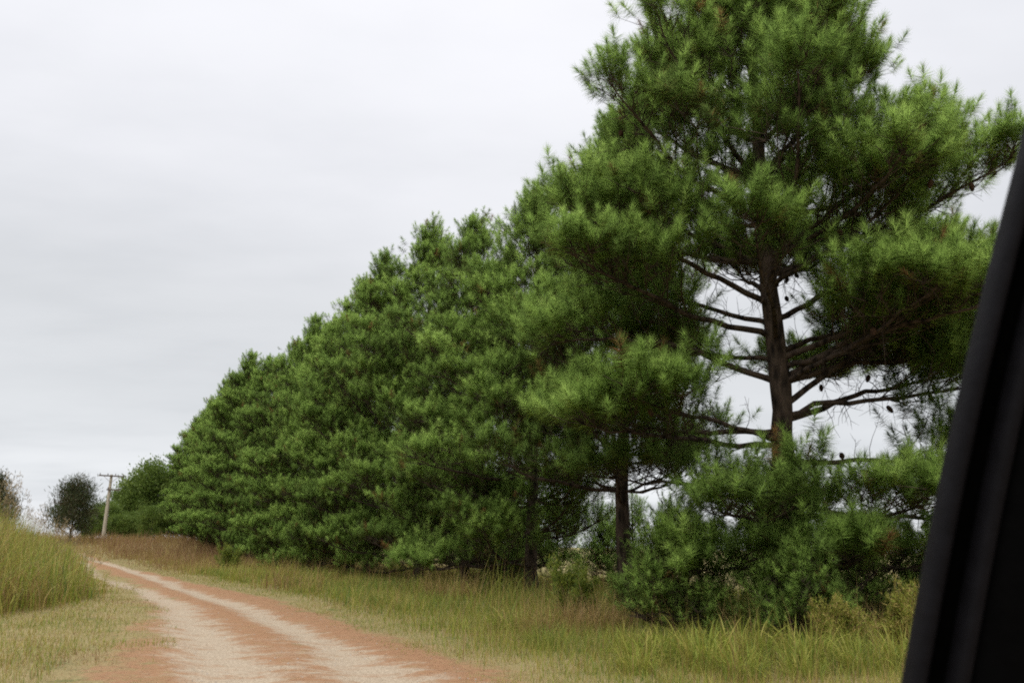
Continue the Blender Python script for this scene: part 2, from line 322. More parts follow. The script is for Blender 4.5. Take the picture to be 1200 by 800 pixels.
def grow_pine(name, seed, H, rb, Rprof, z0, nprim, needles, width, lean=(0, 0), limbs=None, limb_z=0., bare=0, dens=1.0, cl=.7, tuft=1.0, zpow=1.0, azf=None, droop=0):
    r = np.random.default_rng(seed); wood = Tubes(); trunk = Tubes()
    nz_ = int(H / .5); zz = np.linspace(-.3, H, nz_ + 1)
    wx = np.cumsum(r.normal(0, .035, nz_ + 1)); wy = np.cumsum(r.normal(0, .035, nz_ + 1))
    tp = np.stack([lean[0] * zz / H + wx * .6, lean[1] * zz / H + wy * .6, zz], -1); tp[:2, :2] = 0
    tr = rb * (1 - np.clip(zz, 0, H) / H) ** .8 + .02; tr *= 1 + r.normal(0, .035, len(tr)); tr[0] *= 1.5; tr[1] *= 1.18
    trunk.add(tp, tr, 12)
    at_z = lambda z: np.array([np.interp(z, zz, tp[:, 0]), np.interp(z, zz, tp[:, 1]), z])
    TP, TD, TS, TT = [], [], [], []
    cones = []
    def tuft_at(p, d, s, t): TP.append(p); TD.append(d); TS.append(s * tuft); TT.append(t)
    def plume(p, d, size, n, tone):
        """a rounded spray of upturned shoots at a branch end"""
        d = unit(d); k0 = np.array(p)
        for i in range(n):
            off = r.normal(size=3) * size * .55; off[2] = off[2] * .42 + size * .18
            q = k0 + off + d * size * .2 * r.random()
            dd = unit(d * .6 + off / (size + .01) * .8 + np.array([0, 0, 1.0]) + r.normal(0, .18, 3))
            b = k0 - d * size * .35
            wood.add([b, (b + q) / 2 + r.normal(0, .02, 3), q], [.010, .007, .004], 3)
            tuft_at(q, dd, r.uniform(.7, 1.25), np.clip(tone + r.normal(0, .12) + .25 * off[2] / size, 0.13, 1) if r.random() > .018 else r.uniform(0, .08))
    def secondary(p, d, Ls, r0, tone):
        n = max(3, int(Ls / .22)); az = math.atan2(d[1], d[0]); e = math.asin(np.clip(d[2], -1, 1))
        S = curve_path(p, az, e, e + r.uniform(.25, .8), Ls, n, r, .1)
        wood.add(S, np.linspace(r0, .006, len(S)), 4)
        tb = np.clip(tone + r.normal(0, .12), .15, .95)
        plume(S[-1], S[-1] - S[-2], r.uniform(.42, .62) * min(1, .6 + Ls * .5) * cl / .7, int(r.uniform(4, 6.6) * dens), tb)
        m = int(Ls / .34)
        for j in range(m):
            t = .3 + .6 * (j + r.random()) / max(m, 1)
            q, dq = at_path(S, t); sd = unit(np.cross(dq, [0, 0, 1]) * r.choice([-1, 1]) + dq * .6 + np.array([0, 0, r.uniform(.1, .8)]))
            Lq = r.uniform(.2, .45); q2 = q + sd * Lq; wood.add([q, q2], [.007, .005], 3)
            plume(q2, sd, r.uniform(.28, .42) * cl / .7, int(r.uniform(1.4, 3) * dens), tb - .04)
        if r.random() < .03: cones.append(at_path(S, r.uniform(.3, .8))[0] + np.array([0, 0, -.05]))
    prims = []
    z = z0; i = 0; az = r.random() * TAU
    zs = z0 + (H - .5 - z0) * ((np.arange(nprim) + r.random(nprim) * .8) / nprim) ** zpow
    wh = .95 if H > 6 else .22
    zs = np.where(r.random(nprim) < .8, (np.round(zs / wh) * wh + r.normal(0, .1 * wh, nprim)), zs)
    for z in np.sort(np.clip(zs, z0, H - .35)):
        if limbs is not None and z < limb_z: az += 2.4; continue
        az += 2.4 + r.normal(0, .35); t = z / H
        e0 = math.radians(np.interp(t, [0, .25, .6, 1], [-9, 6, 26, 68]) + r.normal(0, 7) - droop * (1 - t))
        prims.append((z, az, e0, e0 + math.radians(r.uniform(20, 46)), Rprof(t) * r.uniform(.66, 1.04) * (azf(az, z) if azf else 1), .22, 1.0))
    for lm in (limbs or []): prims.append(lm[:6] + (lm[6] * 1.55,))
    for (z, az, e0, e1, Lg, s0, dn) in prims:
        n = max(4, int(Lg / .35)); P = curve_path(at_z(z), az, e0, e1, Lg, n, r, .11)
        rr0 = .01 + .0105 * Lg; wood.add(P, rr0 * (1 - np.linspace(0, 1, len(P))) ** .75 + .008, 6)
        tone = r.uniform(.38, .68)
        plume(P[-1], P[-1] - P[-2], r.uniform(.34, .5) * cl / .7, int(9 * dens), tone + .1)
        m = int(Lg * (1 - s0) / .24 * dn) + 1; sg = 1
        for j in range(m):
            t = s0 + (1 - s0) * (j + r.random() * .7) / m; t = min(t, .97)
            q, dq = at_path(P, t); sg = -sg
            side = unit(np.cross(dq, [0, 0, 1])) * sg
            a = math.radians(r.uniform(28, 62)); dd = dq * math.cos(a) + side * math.sin(a); dd[2] += r.uniform(-.12, .5)
            secondary(q, unit(dd), np.clip((1.05 - t) * Lg * r.uniform(.4, .7), .35, 1.8), .010 + .012 * (1 - t), tone)
        if limbs is not None and z < 9 and math.cos(az) > -.3:
            for j in range(5):
                q, dq = at_path(P, r.uniform(.45, 1)); qc = q + np.array([r.normal(0, .12), r.normal(0, .12), -r.uniform(.08, .25)]); cones.append(qc); wood.add([q, qc + [0, 0, .02]], [.006, .004], 3)
        for j in range(int(bare * Lg)):
            t = r.uniform(.12, .8); q, dq = at_path(P, t)
            dd = unit(dq * .5 + r.normal(0, .6, 3)); Lb = r.uniform(.35, 1.0); S = curve_path(q, math.atan2(dd[1], dd[0]), math.asin(dd[2]), math.asin(dd[2]) - .2, Lb, 4, r, .22)
            wood.add(S, np.linspace(.009, .003, 5), 3)
            for _ in range(3):
                q2, d2 = at_path(S, r.uniform(.2, .9)); e2 = q2 + unit(d2 + r.normal(0, .7, 3)) * r.uniform(.12, .35); wood.add([q2, e2], [.005, .002], 3)
            if r.random() < .35: cones.append(S[-1] + np.array([0, 0, -.04]))
    # leader
    plume(tp[-1], np.array([0, 0, 1.]), .35, 8, .6)
    for j in range(5): tuft_at(tp[-1] + np.array([0, 0, .12 * j - .1]), unit(np.array([r.normal(0, .15), r.normal(0, .15), 1])), 1.1, .65)
    P_, D_, S_, T_ = map(np.array, (TP, TD, TS, TT))
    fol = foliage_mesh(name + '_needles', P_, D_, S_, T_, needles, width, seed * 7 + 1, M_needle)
    random.Random(seed).shuffle(cones)
    return dict(trunk=trunk.mesh(name + '_trunk', M_bark), branches=wood.mesh(name + '_branches', M_bark), crown=fol, cones=cones, n=len(TP))

def cone_mesh():
    V, F = [], []; k = 8; rows = 9
    for i in range(rows):
        t = i / (rows - 1); rad = .032 * math.sin(math.pi * (.12 + .82 * t)) ** .7; rad *= (1.18 if i % 2 else .86)
        for j in range(k):
            a = TAU * (j + .5 * (i % 2)) / k; V.append((rad * math.cos(a), rad * math.sin(a), -.11 * t))
    for i in range(rows - 1):
        for j in range(k): F.append((i * k + j, i * k + (j + 1) % k, (i + 1) * k + (j + 1) % k, (i + 1) * k + j))
    return mesh('pine_cone', V, [F], M_cone, False)
CONE = cone_mesh()
def place_tree(v, x, y, rz, s, label, group=None, name='pine_tree', cat='pine tree', cones=0):
    t = empty(name, (x, y, float(gz(x, y))), rz); t.scale = (s, s, s) if np.isscalar(s) else s
    tag(t, label, cat, group)
    link('trunk', v['trunk'], t); b = link('branches', v['branches'], t); link('crown', v['crown'], t)
    for c in v['cones'][:cones]:
        o = link('pine_cone', CONE, b, c); o.rotation_euler = (rng.normal(0, .5), rng.normal(0, .5), rng.random() * 6); o.scale = (1.6,) * 3
    return t

prof_big = lambda t: float(np.interp(t, [0, .1, .3, .5, .65, .79, .9, 1], [4.2, 5.0, 5.4, 5.0, 3.7, 2.0, 1.0, .25]))
prof_mid = lambda t: float(np.interp(t, [0, .12, .35, .55, .75, .9, 1], [4.2, 4.9, 4.8, 4.1, 2.7, 1.1, .15]))
R_ = math.radians
# lowest limbs of the big pine, as the photograph shows them (height, azimuth, start/end elevation, length, bare share, density)
big_limbs = [
    (3.3, R_(2), R_(6), R_(-4), 4.4, .45, 1.), (3.0, R_(150), R_(-2), R_(5), 4.0, .45, .9), (3.9, R_(178), R_(6), R_(-6), 5.0, .5, 1.0),
    (4.4, R_(15), R_(38), R_(8), 5.4, .35, 1.1), (5.6, R_(40), R_(20), R_(10), 5.0, .3, 1.1), (4.9, R_(-45), R_(15), R_(12), 4.2, .35, 1.1), (4.9, R_(172), R_(20), R_(0), 5.2, .5, .9), (5.4, R_(-8), R_(18), R_(4), 5.2, .25, 1.3), (4.9, R_(6), R_(12), R_(6), 5.0, .2, 1.3), (5.2, R_(-28), R_(10), R_(8), 4.6, .25, 1.3), (5.0, R_(38), R_(12), R_(6), 4.4, .25, 1.2), (5.4, R_(165), R_(12), R_(2), 3.6, .3, 1.2), (4.2, R_(-12), R_(10), R_(2), 4.6, .4, 1.1),
    (2.2, R_(-50), R_(-4), R_(4), 3.4, .4, 1.0), (2.2, R_(60), R_(0), R_(6), 4.2, .4, 1.), (1.8, R_(-120), R_(-4), R_(14), 3.6, .35, 1.2),
    (1.5, R_(-20), R_(-6), R_(4), 4.6, .35, 1.2), (1.3, R_(-85), R_(-4), R_(16), 2.6, .3, 1.3), (3.6, R_(-146), R_(-2), R_(8), 4.8, .4, 1.1), (1.2, R_(215), R_(-6), R_(0), 3.4, .4, .9), (4.1, R_(5), R_(22), R_(12), 5.6, .5, 1.1), (5.0, R_(-30), R_(22), R_(14), 5.0, .45, 1.0), (3.6, R_(-150), R_(8), R_(4), 4.4, .5, 1.),
    (6.2, R_(140), R_(22), R_(30), 4.6, .4, 1.), (6.6, R_(-150), R_(14), R_(26), 5.0, .35, 1.1), (6.3, R_(20), R_(24), R_(22), 5.4, .4, 1.1),
    (7.0, R_(-60), R_(16), R_(34), 4.0, .35, 1.2), (7.3, R_(-5), R_(20), R_(28), 5.4, .4, 1.2), (5.8, R_(-110), R_(10), R_(32), 3.8, .45, 1.0),
    (6.9, R_(80), R_(24), R_(30), 4.2, .4, .9), (5.9, R_(195), R_(12), R_(16), 5.2, .4, 1.1), (2.4, R_(10), R_(-2), R_(-6), 5.6, .5, 1.0),
]
BIG = grow_pine('big_pine', 3, 17.2, .25, prof_big, 7.0, 60, 190, .0052, lean=(-.35, .2), limbs=big_limbs, limb_z=6.8, bare=3.8, dens=1.0, tuft=1.22)
SECOND = grow_pine('second_pine', 8, 13.2, .19, lambda t: prof_mid(t) * .9, 2.5, 66, 150, .0062, lean=(.1, 0), bare=1.6, azf=lambda a, z: 1 - (.32 if z < 8.5 else .15) * max(0, math.cos(a)) ** .7)
THIRD = grow_pine('third_pine', 9, 13.3, .19, lambda t: prof_mid(t) * .9, .9, 74, 140, .0064, bare=.8, azf=lambda a, z: 1 - (.5 if z < 4 else .15) * max(0, math.cos(a - .5)) ** .7)
VAR = [grow_pine('pine_a', 21, 15.6, .19, lambda t: prof_mid(t) * .95, .5, 74, 115, .0082, dens=1., zpow=1.2),
       grow_pine('pine_b', 34, 15.7, .2, lambda t: prof_mid(t) * .95, .5, 74, 115, .0082, dens=1., zpow=1.2),
       grow_pine('pine_c', 47, 15.2, .18, lambda t: prof_mid(t) * .95, .5, 74, 115, .0082, dens=1., zpow=1.2)]
print('tufts', BIG['n'], SECOND['n'], [v['n'] for v in VAR])

bx, by = 5.75, 17.0
place_tree(BIG, bx, by, 0, 1.0, 'tallest and nearest pine with a thick dark trunk and bare lower limbs', cones=95)
SPOTS = [(18.2, 1.0), (23.1, 1.0), (28.1, .90), (33.1, .98), (38, .95), (42.9, 1.0), (48, .95), (53, .98), (58, .97), (63.5, .96), (69, 1.0), (74.5, 1.0), (80, 1.), (86, .96),
         (92, .95), (98, .93), (104, .90)]
ORD = {0: 'second pine of the row, its thin dark trunk showing beside the big pine',
       1: 'third pine of the row, its round top rising beside the big pine crown',
       2: 'fourth pine of the row, low boughs hanging over the verge grass',
       3: 'fifth pine of the row, counted from the tallest one at the right',
       4: 'sixth pine of the row, counted from the tallest one at the right',
       5: 'seventh pine of the row, with a pointed top on the sloping skyline',
       6: 'eighth pine of the row, just left of the seventh with its pointed top',
       16: 'last and lowest pine of the row, next to the pale broadleaf trees'}
for i, (u, s) in enumerate(SPOTS):
    v = SECOND if i == 0 else THIRD if i == 1 else VAR[i % 3]
    p = uv2xy(u, 13.1 + rng.normal(0, .25))
    lab = ORD.get(i, 'dark green pine between the eighth and the last, crown merged with its neighbours')
    grp = None if i in ORD else 'far pines whose crowns merge in the row'
    place_tree(v, p[0], p[1], rng.random() * 6.28 if i > 1 else 0., (s, s, s * rng.uniform(.97, 1.03)), lab, grp, cones=12 if i == 0 else 0)

# young pines at the foot of the row
YA = grow_pine('young_pine_a', 61, 2.3, .04, lambda t: 1.25 * (1 - t) + .25, .12, 44, 60, .008, dens=.7, cl=.55, tuft=.9, droop=.1)
YB = grow_pine('young_pine_b', 62, 3.3, .05, lambda t: 1.2 * (1 - t) + .2, .2, 26, 60, .008, dens=.6, cl=.5, tuft=.85, droop=.1)
for (v, x, y, s, lab) in [
    (YA, 2.95, 15.2, .80, 'bushy young pine at the foot of the big pine, leftmost of the saplings'),
    (YB, 5.05, 15.2, .80, 'tallest young pine, standing right in front of the big dark trunk'),
    (YA, 4.75, 13.9, .62, 'small round young pine just left of the yellowish bush'),
    (YB, 6.3, 15.4, .62, 'slim young pine to the right of the thick trunk'),
    (YA, 7.3, 17.0, .85, 'wide young pine beside the black car door frame')]:
    place_tree(v, x, y, rng.random() * 6, s, lab, name='young_pine', cat='young pine')

for i in range(11):
    u_ = 11 + i * 2.6 + rng.normal(0, .5); p = uv2xy(u_, 17.0 + rng.normal(0, 1.0) + (1.5 if i % 2 else 0))
    place_tree(YB if i % 3 else YA, p[0], p[1], rng.random() * 6, rng.uniform(.75, 1.15) * (1.0 if i % 3 else 1.3) * (.45 if i < 2 else .85 if i < 7 else 1), 'dark young pine filling the gap behind the trunks of the row', 'young pines behind the row', name='young_pine', cat='young pine')

# ------------------------------------------------------------------ broadleaf and dark trees far down the track
def leaf_tree(name, seed, H, rad, z0, nlimb, leafn, size, mat, bark, shape, up=.5, slim=.28):
    r = np.random.default_rng(seed); trunk = Tubes(); wood = Tubes()
    zz = np.linspace(-.2, H * .8, 9); wob = np.cumsum(r.normal(0, .06, (9, 2)), 0); tp = np.column_stack([wob, zz]); tp[:2, :2] = 0
    trunk.add(tp, np.linspace(.16, .04, 9) * H / 8, 8)
    C = []
    for i in range(nlimb):
        t = (i + r.random()) / nlimb; z = z0 + (H * .8 - z0) * t; az = i * 2.4 + r.normal(0, .3)
        Lg = rad * shape(t) * (r.uniform(.65, 1.1) if up < .7 else r.uniform(.25, 1.15)); p0 = [np.interp(z, zz, tp[:, 0]), np.interp(z, zz, tp[:, 1]), z]
        P = curve_path(p0, az, up * .5, up * 1.6, Lg, 5, r, .12); wood.add(P, np.linspace(.05, .012, 6) * H / 8, 4)
        for j in range(7):
            q, dq = at_path(P, r.uniform(.3, 1)); e = q + unit(dq + r.normal(0, .6, 3) + [0, 0, .5]) * r.uniform(.3, .9) * rad / 3
            wood.add([q, e], [.014, .005], 3); C.append((e, dq, r.uniform(.2, .8)))
    P = []; T = []; Dn = []
    for c, d, tn in C:
        n = int(leafn * r.uniform(.6, 1.4)); o = r.normal(size=(n, 3)) * [.38, .38, .3] * rad / 3
        P.append(c + o); T.append(np.clip(tn + r.normal(0, .12, n), 0, 1)); Dn.append(unit(d + r.normal(0, .7, (n, 3)) + [0, 0, .6]))
    P = np.concatenate(P); T = np.concatenate(T); Dn = np.concatenate(Dn)
    sd = unit(np.cross(Dn, r.normal(size=Dn.shape))); s = size * r.uniform(.7, 1.3, len(P))[:, None]
    V = np.stack([P, P + Dn * s * .5 + sd * s * slim, P + Dn * s, P + Dn * s * .5 - sd * s * slim], 1).reshape(-1, 3)
    return dict(trunk=trunk.mesh(name + '_trunk', bark), branches=wood.mesh(name + '_branches', bark),
                crown=mesh(name + '_leaves', V, [np.arange(len(V)).reshape(-1, 4)], mat, False, dict(tint=np.repeat(T, 4))), cones=[])
dome = lambda t: math.sqrt(max(0.05, 1 - (t - .35) ** 2 / .55))
BL = leaf_tree('broadleaf', 5, 8.5, 3.8, .1, 40, 60, .26, M_broad, M_bark2, dome)
BL2 = leaf_tree('broadleaf_b', 6, 8.0, 3.6, .1, 40, 60, .26, M_broad, M_bark2, dome)
DK = leaf_tree('dark_tree', 12, 9.2, 5.0, .3, 24, 78, .5, M_darkleaf, M_bark2, lambda t: (1.15 - 1.0 * t) * (.75 + .5 * math.sin(t * 9.0 + 1) ** 2), up=.75, slim=.08)
def at_px(x, D):   # ground point in the direction of a picture column, D metres out
    d = FW * 968 + RT * (x - 600) + UP * (400 - 645); k = D / math.hypot(d[0], d[1]); return d[0] * k, d[1] * k
for v, x, D, s, lab, nm in [
    (BL, 186, 108, 1.12, 'tallest pale green broadleaf tree where the pine row ends', 'broadleaf_tree'),
    (BL2, 164, 110, 1.0, 'pale green broadleaf tree in the middle of its clump by the pine row', 'broadleaf_tree'),
    (BL, 147, 108, .72, 'lowest pale green broadleaf tree, just right of the utility pole', 'broadleaf_tree'),
    (DK, 80, 84, .62, 'dark brownish tree with a feathery top left of the utility pole', 'dark_tree'),
    (DK, -17, 74, .60, 'dark brownish tree cut by the left edge of the picture', 'dark_tree'),
    (BL2, 104, 99, .42, 'green bushy tree between the dark feathery tree and the pole', 'broadleaf_tree'),
    (BL2, 137, 100, .36, 'lowest green bush at the foot of the broadleaf trees, right of the pole', 'bush'),
    (BL, 153, 103, .40, 'small round green bush filling the gap between the two lowest bushes', 'bush'),
    (BL, 175, 98, .45, 'low green bush between the last pine and the pale broadleaf trees', 'bush'),
    (BL, 118, 104, .52, 'green bushy tree standing right behind the utility pole', 'broadleaf_tree')]:
    px_, py_ = at_px(x, D); place_tree(v, px_, py_, rng.random() * 6, s, lab, name=nm, cat='tree')

# ------------------------------------------------------------------ utility pole
def simple(name, c, rough=.7, spec=.3, metal=0, n=None):
    m, t = new_mat(name); nn = N(t, 'ShaderNodeTexNoise', i_Scale=n or 8.0, i_Detail=5.0)
    tcn = N(t, 'ShaderNodeTexCoord'); t.links.new(tcn.outputs['Object'], nn.inputs['Vector'])
    rr = ramp(t, nn.outputs[0], [(.3, tuple(q * .75 for q in c)), (.7, tuple(min(1, q * 1.2) for q in c))])
    p = principled(t, rr.outputs[0], rough, spec, nn.outputs[0], .15, .01); p.inputs['Metallic'].default_value = metal; out(t, p.outputs[0]); return m
M_pole = simple('weathered_wood', (.42, .37, .29), .85); M_arm = simple('dark_wood', (.16, .13, .11), .85); M_ins = simple('porcelain', (.12, .10, .09), .3, .5)
def box(c, s, ax=None):
    c = np.array(c, float); s = np.array(s, float) / 2
    V = np.array([[sx_ * s[0], sy_ * s[1], sz_ * s[2]] for sx_ in (-1, 1) for sy_ in (-1, 1) for sz_ in (-1, 1)]) + c
    return V, np.array([[0, 1, 3, 2], [4, 6, 7, 5], [0, 4, 5, 1], [2, 3, 7, 6], [0, 2, 6, 4], [1, 5, 7, 3]])
qx, qy = at_px(119, 93)
pole = empty('utility_pole', (qx, qy, float(gz(qx, qy))), R_(32)); tag(pole, 'weathered utility pole with two crossarms at the far end of the track', 'utility pole')
tb = Tubes(); tb.add([[0, 0, -.3], [0, 0, 3], [.0, 0, 4.8], [0, 0, 6.6]], [.19, .17, .145, .12], 12); link('pole', tb.mesh('utility_pole_shaft', M_pole), pole)
for z_, wd in ((6.45, 2.35), (5.1, 1.2)):
    V, F = box((wd * .0 + (.0 if wd > 2 else .3), -.15, z_), (wd, .11, .13)); a = link('crossarm', mesh('crossarm', V, [F], M_arm), pole)
    n_ = 4 if wd > 2 else 2
    for j in range(n_):
        x_ = (j / (n_ - 1) - .5) * (wd - .25) + (.0 if wd > 2 else .3)
        tb = Tubes(); tb.add([[x_, -.15, z_ + .06], [x_, -.15, z_ + .12], [x_, -.15, z_ + .16], [x_, -.15, z_ + .22], [x_, -.15, z_ + .25]], [.02, .05, .035, .05, .01], 8)
        link('insulator', tb.mesh('insulator', M_ins), a)
for sg in (-1, 1):
    tb = Tubes(); tb.add([[sg * .7, -.1, 6.4], [0, -.12, 5.8]], [.018, .018], 6); link('brace', tb.mesh('brace', M_arm), pole)

# ------------------------------------------------------------------ grass
def blades(B, h, wdt, az, lean, tint, seg=3, kink=0.):
    n = len(B); ts = np.linspace(0, 1, seg + 1); dirv = np.stack([np.cos(az), np.sin(az), np.zeros(n)], -1)
    sa = az + math.pi / 2 + rng.normal(0, .6, n); side = np.stack([np.cos(sa), np.sin(sa), np.zeros(n)], -1)
    V = []
    for i, t in enumerate(ts):
        ang = lean * t ** 1.2
        c = B + dirv * (h * lean * .62 * t ** 2.0)[:, None]; c = c + np.array([0, 0, 1.]) * (h * t * np.clip(1 - .33 * lean * t ** 1.5 * lean, .15, 1))[:, None]
        wv = wdt * (1 - t * .85 if i < seg else .0)
        if i < seg: V.append(c - side * (wv * .5)[:, None]); V.append(c + side * (wv * .5)[:, None])
        else: V.append(c)
    V = np.stack(V, 1); k = V.shape[1]; base_ = np.arange(n)[:, None] * k
    Q = np.concatenate([base_ + np.array([[2 * i, 2 * i + 1, 2 * i + 3, 2 * i + 2]]) for i in range(seg - 1)], 0) if seg > 1 else np.zeros((0, 4), int)
    T = base_ + np.array([[2 * seg - 2, 2 * seg - 1, 2 * seg]])
    return V.reshape(-1, 3), Q, T, np.repeat(tint, k)
def blade_object(name, parts, mat, label, cat='grass', kind='stuff'):
    Vs, Qs, Ts, As = [], [], [], []; o = 0
    for V, Q, T, A in parts: Vs.append(V); Qs.append(Q + o); Ts.append(T + o); As.append(A); o += len(V)
    me = mesh(name, np.concatenate(Vs), [np.concatenate(Qs), np.concatenate(Ts)], mat, False, dict(tint=np.clip(np.concatenate(As), 0, 1)))
    return tag(link(name, me), label, cat, kind=kind)
def scatter(n, dmin, dmax, power, a0=-48, a1=46):
    t = rng.random(n); e = 2 - power
    D = (dmin ** e + t * (dmax ** e - dmin ** e)) ** (1 / e); a = np.radians(rng.uniform(a0, a1, n))
    return D * np.sin(a), D * np.cos(a), D
def tall_fac(u, v):
    x = uv2xy(u, v)
    edge_ = 1.6 + (fbm(x[..., 0], x[..., 1], 2.5, 8.) - .5) * 1.2 - 2.6 * sstep(27, 17.5, u)
    return sstep(edge_, edge_ - 1.2, v) * sstep(18.0, 21.5, u + v * .25 + (fbm(x[..., 0], x[..., 1], 2., 3.) - .5) * 3)
def base_of(x, y): return np.stack([x, y, gz(x, y) - .01], -1)

# short verge grass
x, y, D = scatter(360000, 8.3, 75, 1.55); u, v = xy2uv(x, y); f, hh = road_fac(u, v)
lit_ = litter_fac(u, v); patch = fbm(x, y, 1.6, 4.4); gsel = fbm(x, y, 2.6, 1.4)
left = v < road_l(u)
keep = (np.abs(f) > 1.0 - .12 * patch) & (rng.random(len(x)) < np.clip(1.12 - 1.15 * lit_ + (patch - .5) * 2.6, .04, 1)) & (v < 22)
x, y, D, u, v, patch, gsel, left = [a[keep] for a in (x, y, D, u, v, patch, gsel, left)]
rr = road_r(u)
mid = sstep(rr + .9, rr + 3.2, v + (patch - .5) * 1.8)
h = np.where(left, .04 + .11 * patch + .10 * sstep(-2, -5, v) * sstep(24, 16, u), .06 + .06 * patch + (.16 + .26 * patch) * mid) * rng.uniform(.5, 1.35, len(x))
tint = np.where(left, .35 + .85 * (gsel - .5) + .7 * (patch - .5), .53 + .7 * (gsel - .5) + .1 * mid) + rng.normal(0, .22, len(x)) - .38 * sstep(30, 62, u) * ~left
P1 = blades(base_of(x, y), h, .0068 * (D / 12) ** .65 * rng.uniform(.7, 1.4, len(x)), rng.random(len(x)) * TAU, rng.uniform(.15, 1.2, len(x)), tint, 2)
blade_object('short_grass', [P1], M_grass, 'short mixed green and dry grass covering both verges of the track')

# medium grass on the right verge under the trees
x, y, D = scatter(170000, 9, 95, 1.3, -48, 42); u, v = xy2uv(x, y); patch = fbm(x, y, 1.8, 14.4, 3); g2 = fbm(x, y, 4., 11.)
band = sstep(road_r(u) + .9, road_r(u) + 2.5, v + (patch - .5) * 2.4) * sstep(19, 15, v)
keep = (rng.random(len(x)) < band * np.clip(.45 + (patch - .38) * 4, 0.08, 1)); x, y, D, u, v, patch, g2 = [a[keep] for a in (x, y, D, u, v, patch, g2)]
far = sstep(38, 75, u)
h = (.14 + 1.05 * np.clip((patch - .25) * 1.6, 0, 1) ** 1.5 + .35 * far) * (1 - .6 * sstep(15, 11, u)) * 1.12 * rng.uniform(.5, 1.3, len(x))
tint = .50 + 1.2 * (g2 - .5) + rng.normal(0, .22, len(x)) - .62 * far - .1 * sstep(.6, .8, patch)
P2 = blades(base_of(x, y), h, .0095 * (D / 14) ** .6 * rng.uniform(.7, 1.5, len(x)), rng.random(len(x)) * TAU, rng.uniform(.2, 1.3, len(x)), tint, 3)
xx, yy, DD = scatter(10000, 9.5, 60, 1.2, -40, 42); uu, vv = xy2uv(xx, yy); pn = fbm(xx, yy, 2.2, 33.)
kk = (vv > road_r(uu) + 1.9) & (vv < 16) & (pn > .45); xx, yy, DD = xx[kk], yy[kk], DD[kk]
P2b = blades(base_of(xx, yy), rng.uniform(.5, 1.25, len(xx)), .007 * (DD / 14) ** .6, rng.random(len(xx)) * TAU, rng.uniform(.05, .9, len(xx)), rng.uniform(.02, .34, len(xx)), 3)
xx, yy, DD = scatter(26000, 9, 30, 1.3, -50, -12); uu, vv = xy2uv(xx, yy); pn = fbm(xx, yy, 1.3, 43.)
kk = (vv < road_l(uu) - 1.2) & (rng.random(len(xx)) < np.clip((pn - .5) * 5, 0, 1)); xx, yy, DD, pn = xx[kk], yy[kk], DD[kk], pn[kk]
P2c = blades(base_of(xx, yy), rng.uniform(.12, .38, len(xx)), .0085 * (DD / 14) ** .6, rng.random(len(xx)) * TAU, rng.uniform(.2, 1.5, len(xx)), rng.uniform(.2, .95, len(xx)), 3)
blade_object('verge_grass', [P2, P2b, P2c], M_grass, 'knee high rank grass in the band under the pine boughs')

# grass stand with seed heads on the left
x, y, D = scatter(170000, 14, 70, 1.2, -52, -20); u, v = xy2uv(x, y); tf = tall_fac(u, v)
keep = (rng.random(len(x)) < tf * .7) & (v > -30); x, y, D, u, v, tf = [a[keep] for a in (x, y, D, u, v, tf)]
hb = (1.45 + 1.15 * sstep(1.0, -2.4, v) + .25 * (fbm(x, y, 2.2, 6.) - .5) * 2) * (.45 + .55 * tf) + .45 * sstep(-.6, -3., v) * tf
low = rng.random(len(x)) < .45
h = hb * rng.uniform(.5, 1.16, len(x)) * np.where(low, .55, 1)
tint = .50 + .7 * (fbm(x, y, 1.2, 2.6) - .5) + rng.normal(0, .23, len(x)) - np.where(low, .08, 0)
P3 = blades(base_of(x, y), h, .019 * rng.uniform(.5, 1.5, len(x)) * (D / 20) ** .6, rng.random(len(x)) * TAU, rng.uniform(.1, 1.5, len(x)), tint, 4)
tallg = blade_object('tall_grass', [P3], M_grass, 'stand of shoulder high yellow green grass left of the track')
stem = (rng.random(len(x)) < .008) & (u > 19.5)
sx_, sy_, sh = x[stem], y[stem], hb[stem] * rng.uniform(1.0, 1.32, stem.sum()) + .12
Ps = blades(base_of(sx_, sy_), sh, np.full(len(sx_), .008), rng.random(len(sx_)) * TAU, rng.uniform(.03, .3, len(sx_)), rng.uniform(.1, .4, len(sx_)), 3)
tops = Ps[0].reshape(len(sx_), -1, 3)[:, -1]
ns = 26; o = tops[:, None] + np.stack([rng.normal(0, .05, (len(tops), ns)), rng.normal(0, .05, (len(tops), ns)), -rng.random((len(tops), ns)) * .34 + .03], -1)
dr = unit(rng.normal(0, .5, o.shape) + [0, 0, .8]) * rng.uniform(.05, .11, (len(tops), ns, 1)); sdv = unit(np.cross(dr, rng.normal(size=dr.shape))) * .009
Vh = np.stack([o - sdv, o + sdv, o + dr], 2).reshape(-1, 3)
me = mesh('seed_heads', np.concatenate([Ps[0], Vh]), [Ps[1], np.concatenate([Ps[2], np.arange(len(Vh)).reshape(-1, 3) + len(Ps[0])])], M_seed, False,
          dict(tint=np.concatenate([Ps[3], np.repeat(rng.random(len(tops)), ns * 3)])))
tag(link('grass_seed_heads', me), 'tan feathery seed heads rising above the tall grass on the left', 'grass', kind='stuff')

